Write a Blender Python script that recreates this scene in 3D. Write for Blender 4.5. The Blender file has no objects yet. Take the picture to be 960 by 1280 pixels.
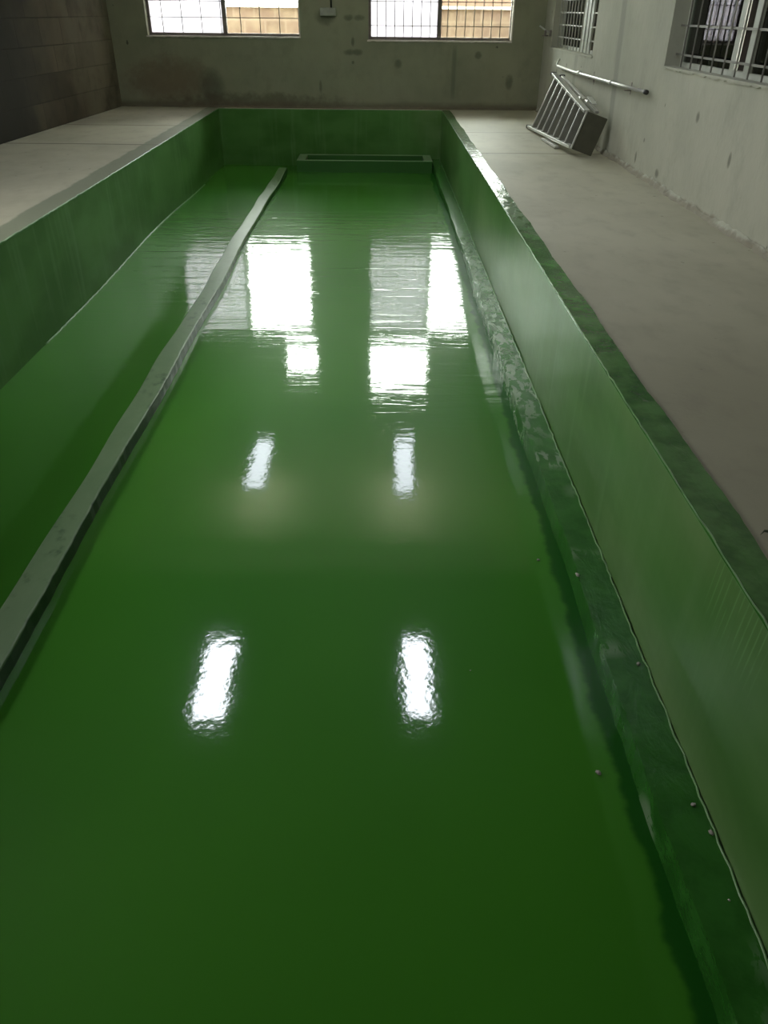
import bpy, bmesh, math, random
from mathutils import Vector, Matrix
random.seed(7)
S = bpy.context.scene
COL = S.collection

# ------------------------------------------------------------------ helpers
def link(name, bm, mat, parent=None, smooth=False):
    me = bpy.data.meshes.new(name)
    bmesh.ops.recalc_face_normals(bm, faces=bm.faces)
    bm.to_mesh(me); bm.free()
    if smooth:
        for p in me.polygons: p.use_smooth = True
    if mat: me.materials.append(mat)
    o = bpy.data.objects.new(name, me); COL.objects.link(o)
    if parent: o.parent = parent
    return o
def struct(o, label=None):
    o['kind'] = 'structure'
    if label: o['label'] = label
    return o
def tag(o, label, cat, group=None):
    o['label'] = label; o['category'] = cat
    if group: o['group'] = group
    return o
def empty(name, loc, label, cat, group=None):
    o = bpy.data.objects.new(name, None); COL.objects.link(o)
    o.location = loc; o.empty_display_size = .1
    return tag(o, label, cat, group)
def box(bm, x0, x1, y0, y1, z0, z1):
    v = [bm.verts.new(p) for p in ((x0,y0,z0),(x1,y0,z0),(x1,y1,z0),(x0,y1,z0),(x0,y0,z1),(x1,y0,z1),(x1,y1,z1),(x0,y1,z1))]
    for f in ((0,1,2,3),(4,5,6,7),(0,1,5,4),(1,2,6,5),(2,3,7,6),(3,0,4,7)):
        bm.faces.new([v[i] for i in f])
def bar(bm, a, b, w, h, up=(0,0,1)):
    """rectangular bar from a to b"""
    a = Vector(a); b = Vector(b); d = (b-a).normalized(); up = Vector(up)
    s = d.cross(up).normalized(); u = s.cross(d).normalized()
    vs = []
    for p in (a, b):
        for (i, j) in ((-1,-1),(1,-1),(1,1),(-1,1)):
            vs.append(bm.verts.new(p + s*i*w/2 + u*j*h/2))
    for f in ((0,1,2,3),(4,5,6,7),(0,1,5,4),(1,2,6,5),(2,3,7,6),(3,0,4,7)):
        bm.faces.new([vs[i] for i in f])
def tube(bm, pts, r, n=10):
    pts = [Vector(p) for p in pts]; rings = []
    for i, p in enumerate(pts):
        d = (pts[min(i+1,len(pts)-1)]-pts[max(i-1,0)]).normalized()
        a = d.cross(Vector((0,0,1)))
        if a.length < .05: a = d.cross(Vector((1,0,0)))
        a.normalize(); b = d.cross(a)
        rings.append([bm.verts.new(p+(a*math.cos(t)+b*math.sin(t))*r) for t in [2*math.pi*k/n for k in range(n)]])
    for i in range(len(rings)-1):
        for k in range(n):
            bm.faces.new((rings[i][k],rings[i][(k+1)%n],rings[i+1][(k+1)%n],rings[i+1][k]))
    bm.faces.new(rings[0]); bm.faces.new(rings[-1])
def grid(bm, fn, nu, nv):
    V = [[bm.verts.new(fn(i/nu, j/nv)) for j in range(nv+1)] for i in range(nu+1)]
    for i in range(nu):
        for j in range(nv):
            bm.faces.new((V[i][j],V[i+1][j],V[i+1][j+1],V[i][j+1]))
    return V
def bevel(o, w=.01, seg=2):
    m = o.modifiers.new('bevel','BEVEL'); m.width = w; m.segments = seg; m.limit_method='ANGLE'
    return o

# ------------------------------------------------------------------ materials
class N:
    def __init__(s, name):
        s.m = bpy.data.materials.new(name); s.m.use_nodes = True
        s.t = s.m.node_tree; s.t.nodes.clear()
        s.out = s.n('ShaderNodeOutputMaterial')
        s.co = s.n('ShaderNodeNewGeometry').outputs['Position']
    def n(s, t, **k):
        nd = s.t.nodes.new(t)
        for a, b in k.items(): setattr(nd, a, b)
        return nd
    def set(s, sock, v):
        if hasattr(v, 'is_output') or isinstance(v, bpy.types.NodeSocket): s.t.links.new(v, sock)
        else: sock.default_value = v
    def math(s, op, a, b=0., c=0., clamp=False):
        nd = s.n('ShaderNodeMath', operation=op, use_clamp=clamp)
        for i, v in enumerate((a, b, c)): s.set(nd.inputs[i], v)
        return nd.outputs[0]
    def mapped(s, scale, loc=(0,0,0), rot=(0,0,0)):
        nd = s.n('ShaderNodeMapping'); s.t.links.new(s.co, nd.inputs[0])
        nd.inputs['Scale'].default_value = scale; nd.inputs['Location'].default_value = loc; nd.inputs['Rotation'].default_value = rot
        return nd.outputs[0]
    def noise(s, scale=(1,1,1), detail=3, rough=.5, dist=0, loc=(0,0,0), rot=(0,0,0)):
        nd = s.n('ShaderNodeTexNoise'); s.t.links.new(s.mapped(scale, loc, rot), nd.inputs['Vector'])
        nd.inputs['Scale'].default_value = 1; nd.inputs['Detail'].default_value = detail
        nd.inputs['Roughness'].default_value = rough; nd.inputs['Distortion'].default_value = dist
        return nd.outputs['Fac']
    def xyz(s):
        nd = s.n('ShaderNodeSeparateXYZ'); s.t.links.new(s.co, nd.inputs[0]); return nd.outputs
    def step(s, v, a, b):
        nd = s.n('ShaderNodeMapRange', interpolation_type='SMOOTHSTEP'); s.set(nd.inputs['Value'], v)
        nd.inputs['From Min'].default_value = a; nd.inputs['From Max'].default_value = b
        return nd.outputs['Result']
    def band(s, v, a, b, soft):
        return s.math('MULTIPLY', s.step(v, a-soft, a+soft), s.math('SUBTRACT', 1., s.step(v, b-soft, b+soft)))
    def mix(s, f, a, b):
        nd = s.n('ShaderNodeMix', data_type='RGBA')
        s.set(nd.inputs['Factor'], f)
        s.set(nd.inputs[6], a if not isinstance(a, tuple) else (*a, 1)); s.set(nd.inputs[7], b if not isinstance(b, tuple) else (*b, 1))
        return nd.outputs[2]
    def bsdf(s, col, rough=.6, spec=.5, metal=0, bump=None, dist=1., **extra):
        nd = s.n('ShaderNodeBsdfPrincipled')
        s.set(nd.inputs['Base Color'], (*col, 1) if isinstance(col, tuple) else col)
        s.set(nd.inputs['Roughness'], rough); s.set(nd.inputs['Specular IOR Level'], spec); s.set(nd.inputs['Metallic'], metal)
        for k, v in extra.items(): s.set(nd.inputs[k.replace('_', ' ')], v)
        if bump is not None:
            b = s.n('ShaderNodeBump'); b.inputs['Strength'].default_value = 1; b.inputs['Distance'].default_value = dist
            s.t.links.new(bump, b.inputs['Height']); s.t.links.new(b.outputs[0], nd.inputs['Normal'])
            if 'Coat Weight' in nd.inputs: s.t.links.new(b.outputs[0], nd.inputs['Coat Normal'])
        s.t.links.new(nd.outputs[0], s.out.inputs[0]); return nd

def simple(name, col, rough=.6, metal=0, spec=.5, nscale=12, var=.25):
    k = N(name)
    f = k.noise((nscale,)*3, 3)
    c = k.mix(f, tuple(v*(1-var) for v in col), tuple(min(1, v*(1+var)) for v in col))
    k.bsdf(c, rough, spec, metal, bump=f, dist=.0005)
    return k.m

# glossy green coat on the basin floor
def mat_floor_paint():
    k = N('wet_green_floor_paint'); X, Y, Z = k.xyz()
    big = k.noise((.5,.35,1), 3, .5)
    c = k.mix(k.step(big,.3,.7), (.036,.190,.010), (.054,.235,.016))
    # ragged darker paint band beside the ledge, the ledge face's reflection in its colour
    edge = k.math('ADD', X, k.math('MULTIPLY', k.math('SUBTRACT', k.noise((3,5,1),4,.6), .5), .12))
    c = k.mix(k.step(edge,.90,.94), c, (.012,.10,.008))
    rip = k.noise((.9,7.,1), 3, .55, 1.0)
    rip2 = k.noise((3.2,17.,1), 2, .5, .8, rot=(0,0,.12))
    swirl = k.noise((2.6,10.,1), 2, .5, .7, rot=(0,0,-.45))
    fine = k.noise((34,34,1), 2, .5)
    far = k.math('ADD', k.math('MULTIPLY', k.band(Y, 7.2, 12.0, .9), .75), k.math('MULTIPLY', k.step(Y, 3.0, 6.5), .25))
    dl = k.math('MULTIPLY', far, k.math('MULTIPLY', rip, .0050))
    h = k.math('ADD', dl, k.math('MULTIPLY', far, k.math('MULTIPLY', rip2, .0011)))
    sw = k.math('MULTIPLY', k.band(Y, 4.6, 6.2, .4), k.step(X, -.4, .3))
    h = k.math('ADD', h, k.math('MULTIPLY', sw, k.math('MULTIPLY', swirl, .0016)))
    h = k.math('ADD', h, k.math('MULTIPLY', k.noise((6,6,1),3,.55), .0008))
    h = k.math('ADD', h, k.math('MULTIPLY', fine, .00022))
    h = k.math('ADD', h, k.math('MULTIPLY', k.noise((1.1,1.3,1),1), .0030))
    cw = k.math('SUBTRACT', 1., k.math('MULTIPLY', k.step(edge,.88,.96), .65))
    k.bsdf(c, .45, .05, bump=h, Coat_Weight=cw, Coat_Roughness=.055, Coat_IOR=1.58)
    return k.m
def mat_wall_paint():
    k = N('green_basin_wall_paint'); X, Y, Z = k.xyz()
    st = k.noise((9,9,.7), 4, .55); blot = k.noise((1.2,1.0,2.2), 3, .5)
    c = k.mix(k.step(blot,.32,.68), (.050,.150,.024), (.085,.215,.050))
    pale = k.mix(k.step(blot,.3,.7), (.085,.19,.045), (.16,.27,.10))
    c = k.mix(k.math('MULTIPLY', k.step(X, 0., 1.1), k.step(k.noise((.7,.35,1.2),3), .35, .6)), c, pale)  # right wall paler: its sheen from the windows is put into the colour
    c = k.mix(k.math('MULTIPLY', k.step(st,.5,.75), .35), c, (.15,.28,.11))
    # roughly cut-in top edge
    ed = k.math('ADD', Z, k.math('MULTIPLY', k.noise((5,5,3),4,.6), .03))
    c = k.mix(k.step(ed, -.004, .01), c, (.13,.30,.11))
    # slanting keying scratches near the edge, close to the camera
    sl = k.math('ADD', Y, k.math('MULTIPLY', Z, .06))
    wv = k.math('FRACT', k.math('MULTIPLY', sl, 30.))
    ln = k.band(wv, .35, .5, .1)
    reg = k.math('MULTIPLY', k.band(Y, 1.66, 2.06, .03), k.math('MULTIPLY', k.step(Z,-.30,-.12), k.math('SUBTRACT', 1., k.step(Z,-.02,-.01))))
    reg = k.math('MULTIPLY', reg, k.step(k.noise((1,30,5),2), .36, .5))
    reg = k.math('MULTIPLY', reg, k.step(X, 1.0, 1.1))
    c = k.mix(k.math('MULTIPLY', k.math('MULTIPLY', ln, reg), .55), c, (.22,.42,.17))
    h = k.math('ADD', k.math('MULTIPLY', st, .0012), k.math('MULTIPLY', blot, .01))
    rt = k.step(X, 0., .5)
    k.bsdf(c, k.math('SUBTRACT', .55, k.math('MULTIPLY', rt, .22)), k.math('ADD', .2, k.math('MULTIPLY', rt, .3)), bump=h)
    return k.m
def mat_green_trim(name, patch, a=(.020,.115,.012), b=(.035,.165,.022), rough=.22, lo=.52, amt=.6):
    k = N(name); X, Y, Z = k.xyz()
    n1 = k.noise((5,5,5), 4, .6); n2 = k.noise((14,6,10), 4, .65, .6)
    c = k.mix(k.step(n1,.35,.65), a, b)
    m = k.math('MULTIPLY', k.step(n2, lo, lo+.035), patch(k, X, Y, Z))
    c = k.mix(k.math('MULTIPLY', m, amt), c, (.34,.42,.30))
    h = k.math('ADD', k.math('MULTIPLY', n2, .004), k.math('MULTIPLY', n1, .006))
    r = k.math('SUBTRACT', rough, k.math('MULTIPLY', m, .08))
    k.bsdf(c, r, .5, bump=h)
    return k.m
def mat_kerb():
    k = N('pale_green_kerb_paint')
    n1 = k.noise((7,3,7), 4, .6); X, Y, Z = k.xyz()
    c = k.mix(n1, (.10,.19,.075), (.17,.26,.13))
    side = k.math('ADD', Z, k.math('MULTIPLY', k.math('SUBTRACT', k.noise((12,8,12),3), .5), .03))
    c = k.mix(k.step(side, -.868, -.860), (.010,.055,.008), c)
    k.bsdf(c, .38, .5, bump=n1, dist=.004)
    return k.m
def mat_box():
    k = N('sump_kerb_paint'); n1 = k.noise((6,6,6), 3); X, Y, Z = k.xyz()
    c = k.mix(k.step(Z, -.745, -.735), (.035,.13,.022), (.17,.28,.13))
    k.bsdf(c, .4, .5, bump=n1, dist=.003); return k.m
def mat_deck():
    k = N('bare_screed_deck'); X, Y, Z = k.xyz()
    n1 = k.noise((.7,.5,1), 4, .55); n2 = k.noise((5,3,1), 5, .6); n3 = k.noise((40,40,1), 2)
    c = k.mix(k.step(n1,.3,.7), (.36,.345,.25), (.46,.445,.33))
    c = k.mix(k.math('MULTIPLY', k.step(n2,.45,.75), .35), c, (.27,.245,.185))
    c = k.mix(k.math('MULTIPLY', k.step(k.noise((9,9,1),2,.5),.72,.76), .6), c, (.12,.12,.09))
    wob = k.math('MULTIPLY', k.math('SUBTRACT', k.noise((1.6,.5,1),3), .5), .10)
    yy = k.math('ADD', Y, wob)
    right = k.step(X, 0, .1); left = k.math('SUBTRACT', 1., right)
    j = k.math('MULTIPLY', right, k.math('ADD', k.band(yy, 10.54, 10.58, .015), k.math('MULTIPLY', k.band(yy, 12.5, 12.54, .015), .8)))
    j = k.math('ADD', j, k.math('MULTIPLY', left, k.math('ADD', k.band(yy, 10.98, 11.04, .02), k.band(yy, 12.95, 13.0, .02))), clamp=True)
    c = k.mix(k.math('MULTIPLY', j, .75), c, (.07,.065,.045))
    # damp greenish overspill along the left basin edge
    ov = k.math('ADD', X, k.math('MULTIPLY', k.noise((6,3,1),3), .10))
    c = k.mix(k.math('MULTIPLY', k.band(ov, -3.02, -2.7, .02), .75), c, (.13,.16,.10))
    # cement towards the far end of the hall
    k.bsdf(c, .62, .4, bump=k.math('ADD', k.math('MULTIPLY', n2, .004), k.math('MULTIPLY', n3, .0006)))
    return k.m
def mat_plaster(name, a, b, stains=None, rough=.8):
    k = N(name); X, Y, Z = k.xyz()
    n1 = k.noise((.8,.8,.8), 4, .6); n2 = k.noise((4,4,3), 5, .65); n3 = k.noise((30,30,30), 2)
    c = k.mix(k.step(n1,.3,.7), a, b)
    c = k.mix(k.math('MULTIPLY', k.step(n2,.5,.72), .3), c, tuple(v*.72 for v in a))
    c = k.mix(k.math('MULTIPLY', k.step(k.noise((7,7,5),2,.5,loc=(3,1,2)),.74,.77), .8), c, tuple(v*.3 for v in a))
    if stains: c = stains(k, c, X, Y, Z)
    k.bsdf(c, rough, .3, bump=k.math('ADD', k.math('MULTIPLY', n2, .008), k.math('MULTIPLY', n3, .001)))
    return k.m
def blob(k, U, V, u, v, ru, rv, wob=.5):
    a = k.math('DIVIDE', k.math('SUBTRACT', U, u), ru); b = k.math('DIVIDE', k.math('SUBTRACT', V, v), rv)
    d = k.math('ADD', k.math('MULTIPLY', a, a), k.math('MULTIPLY', b, b))
    d = k.math('ADD', d, k.math('MULTIPLY', k.math('SUBTRACT', k.noise((6,6,6),4,.65), .5), wob*4))
    return k.math('SUBTRACT', 1., k.step(d, 0., 1.5))
def far_stains(k, c, X, Y, Z):
    c = k.mix(k.math('MULTIPLY', blob(k,X,Z,-3.7,.42,.75,.38), .6), c, (.16,.105,.065))
    c = k.mix(k.math('MULTIPLY', blob(k,X,Z,-2.95,.32,.22,.30,.25), .6), c, (.09,.09,.06))
    c = k.mix(k.math('MULTIPLY', blob(k,X,Z,-2.2,.1,1.5,.14,.8), .65), c, (.10,.085,.055))
    c = k.mix(k.math('MULTIPLY', k.math('MULTIPLY', k.band(X,1.30,1.37,.02), k.band(Z,.2,.95,.1)), .5), c, (.11,.12,.085))
    for (u,v,ru,rv) in ((-.5,.87,.10,.05),(-.36,.87,.09,.05),(-.5,1.38,.09,.05),(-.34,1.38,.1,.05),(-.44,1.03,.03,.07),(-.44,.72,.025,.03),(1.75,.85,.06,.06),(2.33,.45,.07,.12),(-1.02,.35,.03,.1),(-.9,1.38,.17,.12),(.35,.7,.07,.07)):
        c = k.mix(k.math('MULTIPLY', blob(k,X,Z,u,v,ru,rv,.5), .6), c, (.075,.075,.045))
    zz = k.math('ADD', Z, k.math('MULTIPLY', k.noise((2,2,6),4,.6), .12))
    c = k.mix(k.math('MULTIPLY', k.math('SUBTRACT', 1., k.step(zz,.10,.20)), .7), c, (.13,.105,.07))
    c = k.mix(k.math('MULTIPLY', k.step(Z, 2.33, 2.36), .25), c, (.16,.15,.12))
    return c
def right_stains(k, c, X, Y, Z):
    wy = k.math('ADD', Y, k.math('MULTIPLY', Z, -.12))
    c = k.mix(k.math('MULTIPLY', k.band(wy,10.42,10.62,.04), .6), c, (.22,.235,.185))
    c = k.mix(k.math('MULTIPLY', k.math('MULTIPLY', k.band(Y,12.8,12.98,.04), k.math('SUBTRACT',1.,k.step(Z,.95,1.0))), .5), c, (.24,.25,.20))
    for (u,v,ru,rv) in ((7.69,.72,.07,.08),(9.1,.35,.04,.04),(9.3,.15,.05,.1),(6.8,.5,.05,.1),(14.2,.7,.06,.06),(7.9,1.2,.04,.05),(8.5,.12,.1,.07)):
        c = k.mix(k.math('MULTIPLY', blob(k,Y,Z,u,v,ru*.6,rv*.6,.5), .7), c, (.10,.105,.075))
    zz = k.math('ADD', Z, k.math('MULTIPLY', k.noise((3,5,6),5,.65), .14))
    c = k.mix(k.math('MULTIPLY', k.math('SUBTRACT', 1., k.step(zz,.09,.13)), .7), c, (.20,.175,.125))
    return c
def mat_block():
    k = N('dark_bare_blockwork'); X, Y, Z = k.xyz()
    cb = k.n('ShaderNodeCombineXYZ'); k.t.links.new(Y, cb.inputs[0]); k.t.links.new(Z, cb.inputs[1])
    br = k.n('ShaderNodeTexBrick'); k.t.links.new(cb.outputs[0], br.inputs['Vector'])
    br.inputs['Color1'].default_value = (.06,.05,.03,1); br.inputs['Color2'].default_value = (.12,.10,.062,1)
    br.inputs['Mortar'].default_value = (.06,.052,.034,1); br.inputs['Scale'].default_value = 1
    br.inputs['Brick Width'].default_value = .75; br.inputs['Row Height'].default_value = .34; br.inputs['Mortar Size'].default_value = .008
    br.inputs['Mortar Smooth'].default_value = .5
    # near-black over the nearer stretch, blocks showing and paler over the last bays
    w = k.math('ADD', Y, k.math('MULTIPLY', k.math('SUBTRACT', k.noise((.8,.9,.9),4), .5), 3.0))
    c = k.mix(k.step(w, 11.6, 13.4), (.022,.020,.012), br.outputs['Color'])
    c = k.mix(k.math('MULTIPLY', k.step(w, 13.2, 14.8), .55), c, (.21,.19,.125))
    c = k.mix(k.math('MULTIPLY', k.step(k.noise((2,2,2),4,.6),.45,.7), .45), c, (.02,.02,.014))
    k.bsdf(c, .85, .2, bump=br.outputs['Fac'], dist=-.006)
    return k.m
def mat_outer():
    k = N('tan_stone_block_wall'); X, Y, Z = k.xyz()
    cb = k.n('ShaderNodeCombineXYZ'); k.t.links.new(X, cb.inputs[0]); k.t.links.new(Z, cb.inputs[1])
    br = k.n('ShaderNodeTexBrick'); k.t.links.new(cb.outputs[0], br.inputs['Vector'])
    br.inputs['Color1'].default_value = (.115,.078,.06,1); br.inputs['Color2'].default_value = (.09,.062,.046,1)
    br.inputs['Mortar'].default_value = (.14,.105,.082,1); br.inputs['Scale'].default_value = 1
    br.inputs['Brick Width'].default_value = .42; br.inputs['Row Height'].default_value = .26; br.inputs['Mortar Size'].default_value = .02
    c = k.mix(k.math('MULTIPLY', k.step(k.noise((3,3,3),4,.6),.4,.7), .5), br.outputs['Color'], (.18,.14,.10))
    k.bsdf(c, .9, .1); return k.m
def mat_glass(name, tint=(.93,.97,.95), refl=1.45):
    k = N(name)
    tr = k.n('ShaderNodeBsdfTransparent'); tr.inputs[0].default_value = (*tint, 1)
    gl = k.n('ShaderNodeBsdfGlossy'); gl.inputs['Roughness'].default_value = .02
    fr = k.n('ShaderNodeFresnel'); fr.inputs[0].default_value = refl
    mx = k.n('ShaderNodeMixShader'); k.t.links.new(fr.outputs[0], mx.inputs[0])
    k.t.links.new(tr.outputs[0], mx.inputs[1]); k.t.links.new(gl.outputs[0], mx.inputs[2]); k.t.links.new(mx.outputs[0], k.out.inputs[0])
    return k.m
def mat_frost():
    k = N('frosted_white_glass')
    tl = k.n('ShaderNodeBsdfTranslucent'); tl.inputs[0].default_value = (.60,.61,.66,1)
    gl = k.n('ShaderNodeBsdfDiffuse'); gl.inputs[0].default_value = (.5,.5,.5,1)
    mx = k.n('ShaderNodeMixShader'); mx.inputs[0].default_value = .08
    n = k.noise((2,2,2),2); c = k.mix(n, (.42,.43,.455), (.445,.44,.475)); k.t.links.new(c, tl.inputs[0])
    k.t.links.new(tl.outputs[0], mx.inputs[1]); k.t.links.new(gl.outputs[0], mx.inputs[2]); k.t.links.new(mx.outputs[0], k.out.inputs[0])
    return k.m
def mat_emit(name, col, st):
    k = N(name); e = k.n('ShaderNodeEmission'); e.inputs[0].default_value = (*col,1); e.inputs[1].default_value = st
    k.t.links.new(e.outputs[0], k.out.inputs[0]); return k.m

SKY = 9.5
LAMP = 10.0
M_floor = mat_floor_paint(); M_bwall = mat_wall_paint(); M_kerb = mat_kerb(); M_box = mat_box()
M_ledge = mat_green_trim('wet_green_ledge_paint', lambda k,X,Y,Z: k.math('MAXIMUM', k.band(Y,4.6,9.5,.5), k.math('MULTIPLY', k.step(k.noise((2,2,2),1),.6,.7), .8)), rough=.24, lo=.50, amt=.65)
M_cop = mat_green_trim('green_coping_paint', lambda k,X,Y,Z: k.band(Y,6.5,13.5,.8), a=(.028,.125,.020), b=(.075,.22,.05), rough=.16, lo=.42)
M_lip = simple('pale_green_paint_ridge', (.15,.30,.11), .3, nscale=9, var=.6)
M_deck = mat_deck()
M_far = mat_plaster('stained_cement_plaster', (.225,.235,.155), (.285,.29,.195), far_stains)
M_right = mat_plaster('pale_cement_plaster', (.34,.345,.27), (.42,.42,.33), right_stains)
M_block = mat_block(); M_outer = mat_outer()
M_ceil = mat_plaster('pale_lit_soffit', (.66,.62,.46), (.74,.70,.53))
M_ceil_shade = mat_plaster('dark_shaded_soffit', (.045,.045,.034), (.06,.058,.045))  # near bay's shade put into the colour, against the paler lit far bay
M_near = mat_plaster('dull_cement_plaster', (.14,.14,.11), (.19,.19,.15))
M_bar = simple('dark_painted_steel', (.16,.155,.13), .5, .3)
M_pbar = simple('pale_painted_steel', (.33,.34,.28), .5, .1)
M_frame = simple('dull_mauve_aluminium', (.20,.17,.15), .45, .2)
M_sash = simple('pale_window_sash', (.36,.38,.31), .5)
M_sill = simple('chalky_mortar_bead', (.62,.58,.50), .8)
M_alu = simple('brushed_aluminium', (.62,.62,.58), .38, .75)
M_tread = simple('dull_aluminium_tread', (.24,.24,.20), .5, .35)
M_cap = simple('dark_olive_plastic', (.075,.075,.05), .5)
M_black = simple('black_rubber', (.02,.02,.018), .6)
M_chip = simple('grey_plaster_crumb', (.42,.36,.34), .7, nscale=60)
M_steel = simple('galvanised_pipe', (.50,.50,.46), .4, .6)
M_dim = simple('dark_brown_render', (.035,.028,.02), .9)
M_glass = mat_glass('clear_thin_glass'); M_frost = mat_frost()
M_sideglass = mat_glass('grimy_side_glass', (.55,.6,.55), 1.6)
M_ground = simple('dusty_ground', (.66,.58,.45), .95, nscale=2)
M_lamp = mat_emit('cool_white_diffuser', (.86,.90,1.0), LAMP)
M_lamp2 = mat_emit('cool_white_diffuser_far', (.86,.90,1.0), LAMP*.34)
M_uplight = mat_emit('added_uplight_glow', (.97,1.0,.88), 3.5)  # added upward glow on the far lamps, brightens their ceiling bay
M_white = simple('white_enamel', (.7,.7,.7), .4)
M_leaf = simple('dark_green_leaf', (.03,.06,.02), .6)

# ------------------------------------------------------------------ dimensions (metres, deck level = 0)
XR, YF, ZC = 2.87, 15.6, 4.3
PX0, PX1, PY0, PY1, PZ = -2.84, 1.15, -.35, 15.42, -.93
YN = -3.0
def xl(y): return -4.60 - (YF-y)*.055      # the left wall runs slightly askew

# ------------------------------------------------------------------ shell
def hump(y): # slightly uneven screed under the paint
    t = (y-10.4)/3.1
    return .055*(.5+.5*math.cos(math.pi*t)) if abs(t) < 1 else 0.
bm = bmesh.new()
grid(bm, lambda u, v: (PX0-.05+u*(PX1-PX0+.1), PY0-.05+v*(PY1-PY0+.1), PZ+hump(PY0-.05+v*(PY1-PY0+.1))), 8, 320)
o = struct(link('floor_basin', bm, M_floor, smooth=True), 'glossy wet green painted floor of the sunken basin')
# deck with the basin opening
bm = bmesh.new()
xs = [None, PX0, PX1, XR+.3]; ys = [YN-.2, PY0, PY1, YF+.2]
def dx(i, y): return (xl(y)-.3) if i == 0 else xs[i]
for i in range(3):
    for j in range(3):
        if i == 1 and j == 1: continue
        y0, y1 = ys[j], ys[j+1]
        nseg = max(1, int((y1-y0)/1.0))
        for s in range(nseg):
            a = y0+(y1-y0)*s/nseg; b = y0+(y1-y0)*(s+1)/nseg
            p = [(dx(i,a),a),(dx(i+1,a),a),(dx(i+1,b),b),(dx(i,b),b)]
            lo = [bm.verts.new((*q,-.16)) for q in p]; hi = [bm.verts.new((*q,0)) for q in p]
            bm.faces.new(hi); bm.faces.new(lo[::-1])
bmesh.ops.remove_doubles(bm, verts=bm.verts, dist=1e-4)
struct(link('floor', bm, M_deck), 'bare grey cement deck around the basin')
# basin walls: slightly wavy inner faces
def wavy_wall(name, a, b, out, label):
    """inner face from a to b (plan points), thickness outwards"""
    a = Vector(a); b = Vector(b); o_ = Vector(out); L = (b-a).length; n = max(4, int(L*6))
    bm = bmesh.new()
    def wob(t): return .004*math.sin(t*L*1.7+1)+.003*math.sin(t*L*4.3)
    def inner(u, v):
        p = a+(b-a)*u + o_*-abs(wob(u))*math.sin(math.pi*v); z = PZ-.06+(v)*(.93+.06-.002)
        return (p.x, p.y, z)
    I = grid(bm, inner, n, 16)
    O = [[bm.verts.new((I[i][j].co.x+o_.x*.14, I[i][j].co.y+o_.y*.14, I[i][j].co.z)) for j in (0, 16)] for i in (0, n)]
    # back, top and ends
    bm.faces.new((O[0][0],O[1][0],O[1][1],O[0][1]))
    top = [I[i][16] for i in range(n+1)]; bm.faces.new(top+[O[1][1],O[0][1]])
    bm.faces.new([I[0][j] for j in range(17)]+[O[0][1],O[0][0]])
    bm.faces.new([I[n][j] for j in range(17)]+[O[1][1],O[1][0]])
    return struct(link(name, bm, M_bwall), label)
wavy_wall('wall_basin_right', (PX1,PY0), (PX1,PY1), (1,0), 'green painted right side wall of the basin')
wavy_wall('wall_basin_left', (PX0,PY0), (PX0,PY1), (-1,0), 'green painted left side wall of the basin')
wavy_wall('wall_basin_far', (PX0-.1,PY1-.003), (PX1+.1,PY1-.003), (0,1), 'dark green painted far end wall of the basin')
wavy_wall('wall_basin_near', (PX0-.1,PY0+.003), (PX1+.1,PY0+.003), (0,-1), 'green painted near end wall of the basin')
# coping strips
def strip(name, x0, x1, z0, z1, mat, label, y0=PY0, y1=PY1, amp=.006, n=300, fr=3.1, inner=0):
    bm = bmesh.new(); rows = []
    for i in range(n+1):
        y = y0+(y1-y0)*i/n
        e0 = amp*inner*math.sin(y*fr*1.3+.4); e1 = amp*(math.sin(y*fr)+.6*math.sin(y*fr*2.7+1)+random.uniform(-.4,.4))
        rows.append([bm.verts.new(p) for p in ((x0+e0,y,z0),(x1+e1,y,z0),(x1+e1,y,z1),(x0+e0,y,z1))])
    for i in range(n):
        for k in range(4):
            bm.faces.new((rows[i][k],rows[i][(k+1)%4],rows[i+1][(k+1)%4],rows[i+1][k]))
    bm.faces.new(rows[0]); bm.faces.new(rows[-1])
    return link(name, bm, mat)
struct(strip('trim_1', PX1-.001, 1.285, -.012, .006, M_cop, ''), 'green painted coping strip along the right basin edge')
bm = bmesh.new(); random.seed(3)
tube(bm, [(PX1-.003+random.uniform(-.003,.003), PY0+.1+(PY1-PY0-.2)*i/260, .003+random.uniform(-.003,.002)) for i in range(261)], .0035, 6)
struct(link('trim_3', bm, M_lip, smooth=True), 'pale paint ridge along the right basin arris')
bm = bmesh.new()
tube(bm, [(PX0+.002+random.uniform(-.004,.004), 5.5+(PY1-5.6)*i/200, .002+random.uniform(-.003,.002)) for i in range(201)], .006, 6)
struct(link('trim_4', bm, M_lip, smooth=True), 'pale paint ridge along the left basin arris')
bm = bmesh.new()
tube(bm, [(PX0+.008+random.uniform(-.003,.003), 6.3+7.2*i/160, PZ+.004+hump(6.3+7.2*i/160)) for i in range(161)], .007, 6)
struct(link('trim_5', bm, M_lip, smooth=True), 'pale glossy bead where left basin wall meets floor')
bm = bmesh.new()
tube(bm, [(PX1-.009+random.uniform(-.005,.004), .4+14.8*i/330, -.797+random.uniform(-.004,.003)) for i in range(331)], .0045, 6)
struct(link('trim_6', bm, M_lip, smooth=True), 'pale bead where right basin wall meets the ledge')

# ledge at the foot of the right wall
random.seed(11)
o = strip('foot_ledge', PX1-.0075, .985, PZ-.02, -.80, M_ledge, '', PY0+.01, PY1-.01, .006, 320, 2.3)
tag(o, 'low glossy green ledge running along the foot of the right basin wall', 'ledge')
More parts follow.
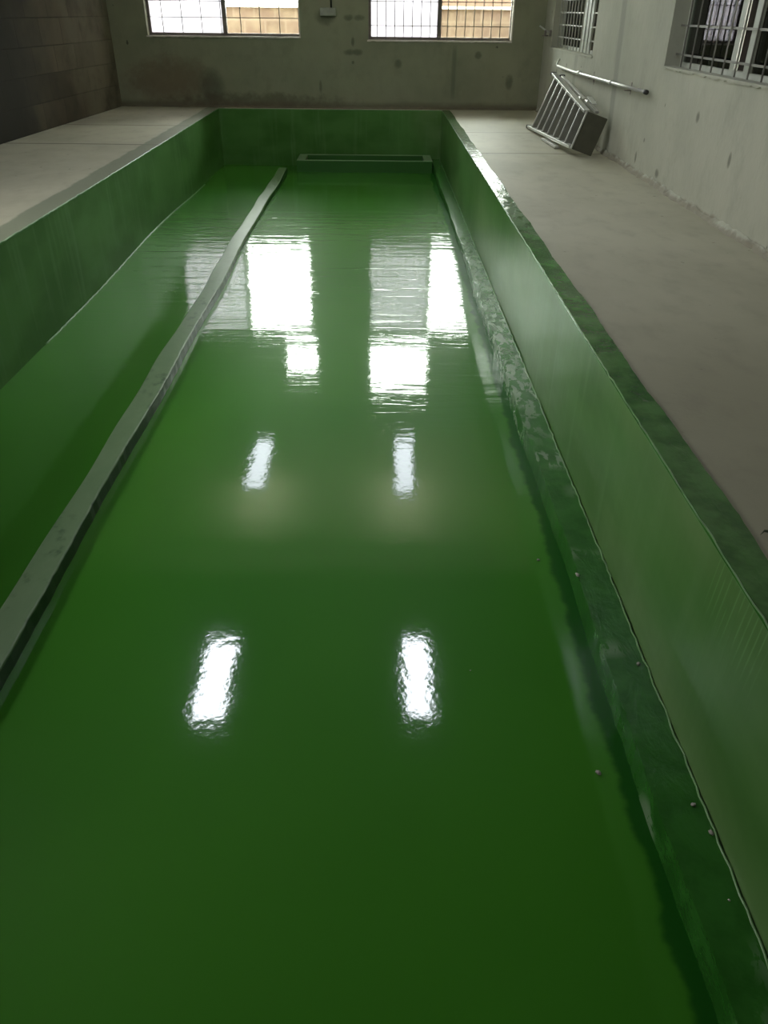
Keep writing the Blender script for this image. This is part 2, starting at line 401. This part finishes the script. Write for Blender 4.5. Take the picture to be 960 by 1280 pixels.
# dividing kerb
bm = bmesh.new(); rows = []; n = 240
for i in range(n+1):
    y = .3+(14.75-.3)*i/n
    wl = .008*math.sin(y*1.9)+.005*math.sin(y*5.1); wr = .007*math.sin(y*2.3+2)+random.uniform(-.003,.003)
    zt = -.857+.003*math.sin(y*3.3)
    if abs(y-10.4) < 3.1: zt += hump(y)*.6
    rows.append([bm.verts.new(p) for p in ((-1.76+wl,y,PZ-.02),(-1.592+wr,y,PZ-.02),(-1.598+wr,y,zt),(-1.752+wl,y,zt))])
for i in range(n):
    for k in range(4): bm.faces.new((rows[i][k],rows[i][(k+1)%4],rows[i+1][(k+1)%4],rows[i+1][k]))
bm.faces.new(rows[0]); bm.faces.new(rows[-1])
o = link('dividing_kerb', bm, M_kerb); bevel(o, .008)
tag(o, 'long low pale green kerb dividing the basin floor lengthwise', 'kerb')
# rectangular sump kerb at the far end
X0, X1, Y0, Y1, ZT = -1.43, .97, 14.72, 15.40, -.73
bm = bmesh.new(); t = .15
out = [(X0,Y0),(X1,Y0),(X1,Y1),(X0,Y1)]; inn = [(X0+t,Y0+.05),(X1-t,Y0+.05),(X1-t,Y1-.05),(X0+t,Y1-.05)]
def ring(pts, z): return [bm.verts.new((*p, z)) for p in pts]
a = ring(out, PZ-.03); b = ring(out, ZT); c = ring(inn, ZT); d = ring(inn, PZ-.03)
for i in range(4):
    j = (i+1) % 4
    bm.faces.new((a[i],a[j],b[j],b[i])); bm.faces.new((b[i],b[j],c[j],c[i])); bm.faces.new((c[i],c[j],d[j],d[i])); bm.faces.new((d[i],d[j],a[j],a[i]))
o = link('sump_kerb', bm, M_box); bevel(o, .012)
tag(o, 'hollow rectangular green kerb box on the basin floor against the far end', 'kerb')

# walls with openings
def wall(name, mat, label, plane, at, thick, u0, u1, z0, z1, holes, parent=None):
    """plane 'x': wall at x=at spanning y; plane 'y': wall at y=at spanning x. holes (u0,u1,z0,z1)."""
    us = sorted({u0,u1,*[h[0] for h in holes],*[h[1] for h in holes]}); zs = sorted({z0,z1,*[h[2] for h in holes],*[h[3] for h in holes]})
    bm = bmesh.new()
    def solid(i, j):
        if i < 0 or j < 0 or i >= len(us)-1 or j >= len(zs)-1: return False
        um, zm = (us[i]+us[i+1])/2, (zs[j]+zs[j+1])/2
        return not any(h[0] < um < h[1] and h[2] < zm < h[3] for h in holes)
    def P(u, z, d):
        if callable(at): return (at(u)+d*thick, u, z)
        return (at+d*thick, u, z) if plane == 'x' else (u, at+d*thick, z)
    def F(*p): bm.faces.new([bm.verts.new(q) for q in p])
    for i in range(len(us)-1):
        for j in range(len(zs)-1):
            if not solid(i, j): continue
            a, b, c, e = us[i], us[i+1], zs[j], zs[j+1]
            for d in (0, 1): F(P(a,c,d),P(b,c,d),P(b,e,d),P(a,e,d))
            if not solid(i-1,j): F(P(a,c,0),P(a,c,1),P(a,e,1),P(a,e,0))
            if not solid(i+1,j): F(P(b,c,0),P(b,c,1),P(b,e,1),P(b,e,0))
            if not solid(i,j-1): F(P(a,c,0),P(a,c,1),P(b,c,1),P(b,c,0))
            if not solid(i,j+1): F(P(a,e,0),P(a,e,1),P(b,e,1),P(b,e,0))
    bmesh.ops.remove_doubles(bm, verts=bm.verts, dist=1e-4)
    return struct(link(name, bm, mat), label)
W1 = (-3.97,-1.36,1.085,2.33); W2 = (-.17,2.30,1.055,2.33)
W3 = (-1.98,-1.28,2.62,3.35); W4 = (-.18,1.10,2.62,3.75)
A1 = (11.95,14.90,1.0,2.33); A2 = (6.35,8.88,1.05,2.33)
L2 = (3.8,5.6,1.1,2.6)
wall('wall_far', M_far, 'stained grey cement wall at the far end', 'y', YF, .23, -5.0, XR, -.15, ZC, [W1,W2,W3,W4])
wall('wall_right', M_right, 'pale cement plastered wall on the right', 'x', XR, .25, YN, YF+.23, -.15, ZC, [A1,A2])
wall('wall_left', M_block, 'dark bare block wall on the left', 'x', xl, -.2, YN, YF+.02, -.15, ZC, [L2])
wall('wall_near', M_near, 'cement wall behind the viewpoint', 'y', YN, -.2, -6.0, XR+.2, -.15, ZC, [])
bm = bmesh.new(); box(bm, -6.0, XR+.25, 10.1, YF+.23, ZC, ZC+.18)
struct(link('ceiling', bm, M_ceil), 'ceiling bay over the far part, toned pale as if lit')
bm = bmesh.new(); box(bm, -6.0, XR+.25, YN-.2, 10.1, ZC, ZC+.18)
struct(link('ceiling', bm, M_ceil_shade), 'ceiling over the near part, toned dark as if in shade')
bm = bmesh.new(); box(bm, xl(10.2), XR, 9.95, 10.25, ZC-.42, ZC)
struct(link('ceiling_beam', bm, M_ceil), 'concrete beam crossing the ceiling')
# rough mortar fillet along the right wall's foot
bm = bmesh.new(); random.seed(5); rows = []
for i in range(181):
    y = 2.0+13.5*i/180; w = .03+.02*math.sin(y*5)*random.random()+random.uniform(0,.02); h = .035+random.uniform(-.012,.03)
    rows.append([bm.verts.new(p) for p in ((XR+.01,y,-.01),(XR-w,y,-.01),(XR-w*.85,y,.006),(XR-.006,y,h),(XR+.01,y,h))])
for i in range(180):
    for k in range(5): bm.faces.new((rows[i][k],rows[i][(k+1)%5],rows[i+1][(k+1)%5],rows[i+1][k]))
struct(link('baseboard_right', bm, M_right), 'rough mortar fillet along the foot of the right wall')
bm = bmesh.new(); rows = []
for i in range(121):
    x = -4.5+7.3*i/120; w = .03+random.uniform(0,.03); h = .03+random.uniform(-.01,.02)
    rows.append([bm.verts.new(p) for p in ((x,YF+.01,-.01),(x,YF-w,-.01),(x,YF-w*.8,.008),(x,YF+.01,h))])
for i in range(120):
    for k in range(4): bm.faces.new((rows[i][k],rows[i][(k+1)%4],rows[i+1][(k+1)%4],rows[i+1][k]))
struct(link('baseboard_far', bm, M_far), 'rough mortar line along the foot of the far wall')

# ------------------------------------------------------------------ far windows
def far_window(idx, W, mid, vs, hs, label, bead=True, transom=None):
    x0, x1, z0, z1 = W; f = .045
    root = bpy.data.objects.new('window_%d' % idx, None); COL.objects.link(root); root.location = (0,0,0)
    struct(root, label)
    ya, yb = YF+.13, YF+.19
    bm = bmesh.new()
    box(bm, x0, x0+f, ya, yb, z0, z1); box(bm, x1-f*.4, x1, ya, yb, z0, z1)
    box(bm, x0+f, x1-f*.4, ya, yb, z0, z0+f*1.1); box(bm, x0+f, x1-f*.4, ya, yb, z1-f, z1)
    if mid: box(bm, mid-.035, mid+.035, ya-.02, yb-.001, z0+f, z1-f)
    fr = link('window_frame', bm, M_frame, root)
    if bead:
        bm = bmesh.new(); random.seed(idx)
        n = 60; rows = []
        for i in range(n+1):
            x = x0-.02+(x1-x0+.04)*i/n; h = .014+random.uniform(-.003,.006)
            rows.append([bm.verts.new(p) for p in ((x,YF-.018,z0-h),(x,YF+.12,z0-.001),(x,YF+.12,z0+.006),(x,YF-.018,z0+.006))])
        for i in range(n):
            for k in range(4): bm.faces.new((rows[i][k],rows[i][(k+1)%4],rows[i+1][(k+1)%4],rows[i+1][k]))
        bm.faces.new(rows[0]); bm.faces.new(rows[-1])
        link('window_sill', bm, M_sill, root)
        bm = bmesh.new(); box(bm, x1-.004, x1+.018, YF-.012, YF+.12, z0, z1)
        link('window_jamb_bead', bm, M_sill, root)
    bm = bmesh.new()
    for x in vs: box(bm, x-.007, x+.007, YF+.095, YF+.103, z0+.002, z1-.002)
    for z in hs: box(bm, x0+.002, x1-.002, YF+.089, YF+.094, z-.006, z+.006)
    link('security_grille', bm, M_bar, root)
    bm = bmesh.new(); m = mid if mid else x1
    box(bm, x0+f, (m-.035) if mid else x1-f*.4, YF+.155, YF+.16, z0+f, z1-f)
    p = link('frosted_pane' if mid or idx > 2 else 'pane', bm, M_frost if mid else M_glass, root)
    if mid:
        bm = bmesh.new(); box(bm, mid+.035, x1-f*.4, YF+.165, YF+.169, z0+f, z1-f)
        link('clear_pane', bm, M_glass, root)
    return root
def fr(a, b, s):
    r = []; 
    while a < b: r.append(a); a += s
    return r
far_window(1, W1, -2.65, fr(-3.71,-1.4,.335), fr(1.36,2.3,.235), 'left barred window in the far wall, white pane beside tan view')
far_window(2, W2, 1.055, fr(-.02,2.25,.152), [1.10,1.27,1.62,1.97], 'right barred window in the far wall, white pane beside tan view')
far_window(3, W3, None, fr(-1.85,-1.3,.2), fr(2.8,3.3,.25), 'small high window above the left far window', bead=False)
far_window(4, W4, None, fr(-.02,1.05,.2), fr(2.8,3.7,.25), 'high window above the right far window', bead=False)

# ------------------------------------------------------------------ right wall windows
def side_window(idx, W, panes, sashes, vs, hs, label, barmat):
    y0, y1, z0, z1 = W
    root = bpy.data.objects.new('window_%d' % idx, None); COL.objects.link(root); struct(root, label)
    xa, xb = XR+.15, XR+.20
    bm = bmesh.new()
    box(bm, xa, xb, y0, y0+.04, z0, z1); box(bm, xa, xb, y1-.04, y1, z0, z1)
    box(bm, xa, xb, y0+.04, y1-.04, z0, z0+.045); box(bm, xa, xb, y0+.04, y1-.04, z1-.045, z1)
    link('window_frame', bm, M_sash, root)
    for (a, b) in sashes:
        bm = bmesh.new(); box(bm, xa-.02, xa+.012, a, b, z0+.045, z1-.045)
        link('sash_stile', bm, M_sash, root)
    for (a, b) in panes:
        bm = bmesh.new(); box(bm, xa+.02, xa+.025, a, b, z0+.045, z1-.045)
        link('pane', bm, M_sideglass, root)
    bm = bmesh.new()
    for y in vs: tube(bm, [(XR+.09,y,z0),(XR+.09,y,z1)], .008, 8)
    for z in hs: box(bm, XR+.094, XR+.10, y0, y1, z-.009, z+.009)
    link('security_grille', bm, barmat, root)
    # chipped sill
    bm = bmesh.new(); random.seed(idx+20); n = 50; rows = []
    for i in range(n+1):
        y = y0-.03+(y1-y0+.06)*i/n; h = .012+random.uniform(-.006,.012)
        rows.append([bm.verts.new(p) for p in ((XR-.012,y,z0-h),(XR+.1,y,z0-.001),(XR+.1,y,z0+.008),(XR-.012,y,z0+.007))])
    for i in range(n):
        for k in range(4): bm.faces.new((rows[i][k],rows[i][(k+1)%4],rows[i+1][(k+1)%4],rows[i+1][k]))
    bm.faces.new(rows[0]); bm.faces.new(rows[-1])
    link('window_sill', bm, M_right, root)
    return root
side_window(5, A1, [(12.0,12.75),(13.3,14.85)], [(12.75,13.3)], fr(12.1,14.85,.21), fr(1.16,2.3,.165), 'barred window at the far end of the right wall', M_pbar)
side_window(6, A2, [(6.4,7.15),(7.55,8.84)], [(7.15,7.25),(7.45,7.55)], fr(6.5,8.85,.27), fr(1.16,2.3,.24), 'barred window in the nearer part of the right wall', M_bar)
# left wall windows (daylight from the left, behind the frame)
for idx, (y0, y1, z0, z1) in ((7, L2),):
    root = bpy.data.objects.new('window_%d' % idx, None); COL.objects.link(root); struct(root, 'window in the left wall')
    bm = bmesh.new()
    for y in (y0, (y0+y1)/2-.025, y1-.05): box(bm, xl(y)-.15, xl(y)-.10, y, y+.05, z0, z1)
    link('window_frame', bm, M_sash, root)
# neighbouring yard behind the far windows
bm = bmesh.new(); box(bm, -14, 14, YF+.25, 34, -.3, -.02)
struct(link('ground_yard', bm, M_ground), 'dusty yard beyond the far windows')
bm = bmesh.new(); box(bm, -9, 9, 18.6, 18.85, -.05, 1.52)
struct(link('wall_yard', bm, M_outer), 'tan stone block boundary wall beyond the far windows')
bm = bmesh.new(); box(bm, -9.05, 9.05, 18.56, 18.9, 1.522, 1.57)
struct(link('trim_7', bm, M_sill), 'pale coping on the boundary wall outside')
bm = bmesh.new(); box(bm, .9, 6.5, 20.5, 23, -.05, 2.0)
struct(link('wall_shed', bm, simple('brown_render', (.12,.075,.05), .9)), 'low brown outbuilding beyond the boundary wall')
# passage outside the right windows, its unseen roof added to keep it dark
bm = bmesh.new(); box(bm, 4.9, 5.1, 3.0, 17.0, -.1, 3.2)
struct(link('wall_passage', bm, M_dim), 'dark wall across the passage outside the right windows')
bm = bmesh.new(); box(bm, XR+.26, 4.89, 16.8, 17.0, -.01, 2.69)
struct(link('wall_passage_end', bm, M_dim), 'dark wall closing the passage')
bm = bmesh.new(); box(bm, XR+.26, 5.1, 3.0, 17.0, 2.7, 2.85)
struct(link('ceiling_passage_added', bm, M_dim), 'unseen slab added over the passage to keep it dark')
bm = bmesh.new(); box(bm, XR+.31, 4.9, 3.0, 17.0, -.12, 0)
struct(link('floor_passage', bm, M_ground), 'passage floor outside the right windows')

# ------------------------------------------------------------------ step ladder on its side
V = Vector
C_, B_ = V((2.40,10.42,.10)), V((2.53,10.42,.49))
D_, A_ = V((2.30,12.95,.035)), V((2.585,12.95,.735))
nrm = V((.95,0,-.30)).normalized()                   # from the climbing face towards the wall
root = empty('step_ladder', (2.5,11.6,0), 'silver aluminium step ladder lying on its side against the right wall', 'ladder')
def part(name, bm, mat, smooth=False, par=None):
    me = link(name, bm, mat, None, smooth); 
    me.data.transform(Matrix.Translation(-root.location)); me.parent = par or root
    return me
for nm, p, q in (('side_rail', C_, D_), ('side_rail', B_, A_)):
    bm = bmesh.new(); bar(bm, p, q, .075, .035, up=(0,0,1)); 
    bevel(part(nm, bm, M_alu), .006)
for i in range(7):                                   # seven treads between the rails
    t = .10+.86*i/6.6
    a = C_.lerp(D_, t); b = B_.lerp(A_, t)
    bm = bmesh.new()
    vs = []
    for p in (a, b):
        for dn, dy in ((0,-.016),(.11,-.016),(.11,.016),(0,.016)):
            vs.append(bm.verts.new(p + nrm*(dn-.02) + V((0,dy,0))))
    for f in ((0,1,2,3),(4,5,6,7),(0,1,5,4),(1,2,6,5),(2,3,7,6),(3,0,4,7)): bm.faces.new([vs[k] for k in f])
    tr = part('tread', bm, M_tread)
    bm = bmesh.new(); bar(bm, a-nrm*.03, b-nrm*.03, .012, .03, up=(0,1,0)); l = part('tread_edge', bm, M_alu); l.parent = tr
# rear legs
for p, q in (((2.69,10.55,.47),(2.72,13.0,.70)), ((2.62,10.55,.055),(2.56,12.8,.04))):
    bm = bmesh.new(); bar(bm, p, q, .045, .03); bevel(part('rear_leg', bm, M_alu), .005)
for t in (.35, .85):
    bm = bmesh.new(); bar(bm, V((2.62,10.55,.055)).lerp(V((2.56,12.8,.04)), t), V((2.69,10.55,.47)).lerp(V((2.72,13.0,.70)), t), .03, .02, up=(0,1,0))
    part('rear_brace', bm, M_alu)
# top cap: dark moulded end plate with a folded rim
bm = bmesh.new()
e = V((0,.03,0)); cs = [V((2.385,10.40,.085)), V((2.525,10.40,.50)), V((2.79,10.40,.415)), V((2.65,10.40,.0))]
lo = [bm.verts.new(c-e*.5) for c in cs]; hi = [bm.verts.new(c+e*1.5) for c in cs]
bm.faces.new(lo); bm.faces.new(hi)
for i in range(4): bm.faces.new((lo[i],lo[(i+1)%4],hi[(i+1)%4],hi[i]))
bevel(part('top_cap', bm, M_cap), .008)
bm = bmesh.new(); bar(bm, cs[0]-e*.7, cs[1]-e*.7, .016, .02, up=(0,1,0)); part('cap_rim', bm, M_alu)
# hinges on the upper side, foot bracket underneath
for y in (10.75, 11.15):
    bm = bmesh.new(); bar(bm, (2.58,y,.555), (2.72,y+.12,.56), .05, .02); tube(bm, [(2.60,y-.03,.575),(2.60,y+.09,.575)], .014, 8)
    part('spreader_hinge', bm, M_alu)
bm = bmesh.new(); bar(bm, (2.66,10.62,.55), (2.68,11.0,.60), .06, .012); part('spreader_bar', bm, M_alu)
bm = bmesh.new(); bar(bm, (2.335,10.95,.025), (2.30,11.75,.02), .06, .025); part('tool_tray_lip', bm, M_alu)
for p in ((2.30,12.97,.035),(2.585,12.97,.735),(2.72,13.01,.70),(2.56,12.82,.04)):
    bm = bmesh.new(); bar(bm, V(p)-V((0,.03,0)), V(p)+V((0,.03,0)), .08, .045); bevel(part('rubber_foot', bm, M_black), .006)

# ------------------------------------------------------------------ pipe along the right wall, tap stub, junction box
root = empty('wall_pipe', (XR,11.5,.8), 'thin galvanised pipe fixed along the right wall above the step ladder', 'pipe')
bm = bmesh.new(); tube(bm, [(XR-.05,9.22,.80),(XR-.05,10.4,.79),(XR-.055,11.6,.785),(XR-.05,12.8,.775),(XR-.05,13.9,.785)], .02, 12); part('pipe_run', bm, M_steel, True)
bm = bmesh.new(); tube(bm, [(XR-.05,9.14,.80),(XR-.05,9.20,.80)], .024, 12); part('end_cap', bm, M_black, True)
for y in (10.55, 12.3):
    bm = bmesh.new(); tube(bm, [(XR-.05,y,.788),(XR-.05,y+.12,.788)], .026, 12); part('coupling', bm, M_steel, True)
for y in (9.9, 11.7, 13.5):
    bm = bmesh.new(); box(bm, XR-.075, XR+.004, y-.015, y+.015, .755, .765); box(bm, XR-.004, XR+.002, y-.015, y+.015, .72, .84); part('bracket', bm, M_frame)
bm = bmesh.new(); tube(bm, [(XR-.05,13.9,.785),(XR-.05,14.0,.80),(XR-.02,14.04,.86),(XR+.005,14.05,.88)], .012, 8); part('pipe_tail', bm, M_steel, True)

root = empty('wall_tap', (XR,15.0,1.22), 'small pale tap stub sticking out of the right wall beside the far corner', 'tap')
bm = bmesh.new(); tube(bm, [(XR+.01,15.0,1.20),(XR-.06,15.0,1.22),(XR-.20,15.02,1.30)], .014, 10); part('tap_arm', bm, M_steel, True)
bm = bmesh.new(); tube(bm, [(XR+.006,15.0,1.20),(XR-.025,15.0,1.20)], .045, 14); part('wall_flange', bm, M_frame, True)
bm = bmesh.new(); tube(bm, [(XR-.10,15.0,1.24),(XR-.10,15.0,1.17)], .018, 10); bar(bm, (XR-.15,15.0,1.165), (XR-.05,15.0,1.165), .02, .018); part('valve_handle', bm, M_frame, True)

root = empty('junction_box', (-.85,YF,1.45), 'small grey electrical junction box on the far wall between the windows', 'junction box')
bm = bmesh.new(); box(bm, -.99, -.72, YF-.055, YF+.004, 1.40, 1.52); bevel(part('box_body', bm, M_pbar), .008)
bm = bmesh.new(); box(bm, -.975, -.735, YF-.062, YF-.0551, 1.412, 1.508); part('cover_plate', bm, M_pbar)
bm = bmesh.new(); tube(bm, [(-.80,YF-.028,1.51),(-.80,YF-.028,2.6)], .014, 8); part('conduit', bm, M_black, True)

# ------------------------------------------------------------------ plaster crumbs in the basin
where = [(.984,2.959,-.80,.012,'grey crumb lying on the ledge edge, farthest of the crumbs'),
         (1.108,2.352,-.80,.009,'pale crumb on the ledge close against the right basin wall'),
         (1.105,1.666,-.80,.008,'small grey crumb on the ledge just beyond the palest near one'),
         (1.128,1.558,-.80,.009,'pale crumb on the ledge touching the foot of the right wall'),
         (1.10,1.326,-.80,.004,'tiny white speck on the ledge nearest the viewer'),
         (.852,1.902,PZ,.010,'grey crumb stuck on the glossy basin floor left of the ledge'),
         (.86,3.256,PZ,.007,'tiny pale crumb on the floor near the upper ledge edge'),
         (.418,2.444,PZ,.003,'tiny white speck alone on the open basin floor')]
for (x, y, z, r, lab) in where:
    bm = bmesh.new(); bmesh.ops.create_icosphere(bm, subdivisions=2, radius=1); random.seed(int(x*1000+y*100))
    for v in bm.verts: v.co *= random.uniform(.75,1.15)
    for v in bm.verts: v.co = V((v.co.x*r*1.25, v.co.y*r*.9, v.co.z*r*.6))
    o = link('plaster_crumb', bm, M_chip); o.location = (x, y, z+r*.42); o.rotation_euler.z = random.uniform(0,3)
    tag(o, lab, 'crumb', 'plaster crumbs fallen into the basin')
bm = bmesh.new()
L = [(0,0),(.02,.012),(.045,.008),(.07,.02),(.05,.03),(.025,.026)]
vs = [bm.verts.new((x-.03, y-.01, .002+.006*math.sin(x*60))) for x, y in L]
f = bm.faces.new(vs); bmesh.ops.solidify(bm, geom=[f], thickness=.002)
o = link('leaf_scrap', bm, M_leaf); o.location = (1.345,2.16,.003)
tag(o, 'dark green scrap of leaf on the cement deck beside the right coping', 'leaf')

# ------------------------------------------------------------------ ceiling lamps
def lamp(x, y, l, w, label, mat, hang=.30, up=False):
    root = empty('ceiling_lamp', (x,y,ZC), label, 'lamp', 'lamps over the basin')
    bm = bmesh.new(); z = ZC-hang
    box(bm, x-w/2-.03, x+w/2+.03, y-l/2-.03, y+l/2+.03, z, z+.06)
    o = link('lamp_housing', bm, M_white); o.data.transform(Matrix.Translation(-root.location)); o.parent = root
    bm = bmesh.new(); box(bm, x-w/2, x+w/2, y-l/2, y+l/2, z-.02, z-.0005)
    o = link('diffuser', bm, mat); o.data.transform(Matrix.Translation(-root.location)); o.parent = root
    if up:
        bm = bmesh.new(); box(bm, x-w/2, x+w/2, y-l/2, y+l/2, z+.0605, z+.08)
        o = link('added_uplight', bm, M_uplight); o.data.transform(Matrix.Translation(-root.location)); o.parent = root
    for s in (-1, 1):
        bm = bmesh.new(); tube(bm, [(x,y+s*l*.4,z+.06),(x,y+s*l*.4,ZC+.01)], .008, 6)
        o = link('hanger', bm, M_bar); o.data.transform(Matrix.Translation(-root.location)); o.parent = root
lamp(-2.10, 7.2, 1.40, .38, 'cool white lamp above the left part of the basin, nearer pair', M_lamp)
lamp(.57, 7.25, 1.40, .32, 'cool white lamp above the right part of the basin, nearer pair', M_lamp)
lamp(-2.10, 12.15, 1.7, .30, 'cool white lamp above the left part of the basin, farther pair', M_lamp2, .75, True)
lamp(.50, 12.1, 1.8, .30, 'cool white lamp above the right part of the basin, farther pair', M_lamp2, .75, True)

# ------------------------------------------------------------------ daylight
w = bpy.data.worlds.new('overcast'); S.world = w; w.use_nodes = True
bg = w.node_tree.nodes['Background']; bg.inputs[0].default_value = (1.0,1.0,.95,1); bg.inputs[1].default_value = SKY
def portal(loc, rot, sx, sy):
    l = bpy.data.lights.new('window_portal', 'AREA'); l.shape = 'RECTANGLE'; l.size = sx; l.size_y = sy; l.cycles.is_portal = True
    o = bpy.data.objects.new('window_portal', l); COL.objects.link(o); o.location = loc; o.rotation_euler = rot
for W in (W1, W2, W3, W4):
    portal(((W[0]+W[1])/2, YF+.24, (W[2]+W[3])/2), (-math.pi/2,0,0), W[1]-W[0], W[3]-W[2])
for W in (L2,):
    portal((xl((W[0]+W[1])/2)-.3, (W[0]+W[1])/2, (W[2]+W[3])/2), (0,-math.pi/2,0), W[3]-W[2], W[1]-W[0]+.4)

# ------------------------------------------------------------------ camera (f = 960 px on a 960 px wide frame)
p, yaw, r = .5792, -.01245, .0115
F = V((-math.sin(yaw)*math.cos(p), math.cos(yaw)*math.cos(p), -math.sin(p))); Rt = V((math.cos(yaw), math.sin(yaw), 0)); U = Rt.cross(F)
R2 = Rt*math.cos(r)+U*math.sin(r); U2 = -Rt*math.sin(r)+U*math.cos(r)
cam = bpy.data.cameras.new('camera'); cam.sensor_fit = 'HORIZONTAL'; cam.sensor_width = 36; cam.lens = 36; cam.clip_end = 200
co = bpy.data.objects.new('camera', cam); COL.objects.link(co)
co.matrix_world = Matrix(((R2.x,U2.x,-F.x,0),(R2.y,U2.y,-F.y,0),(R2.z,U2.z,-F.z,1.5),(0,0,0,1)))
S.camera = co
vs = S.view_settings; S.display_settings.display_device = 'sRGB'; vs.view_transform = 'Standard'; vs.look = 'None'; vs.gamma = 1; vs.exposure = 1.3; vs.use_curve_mapping = False
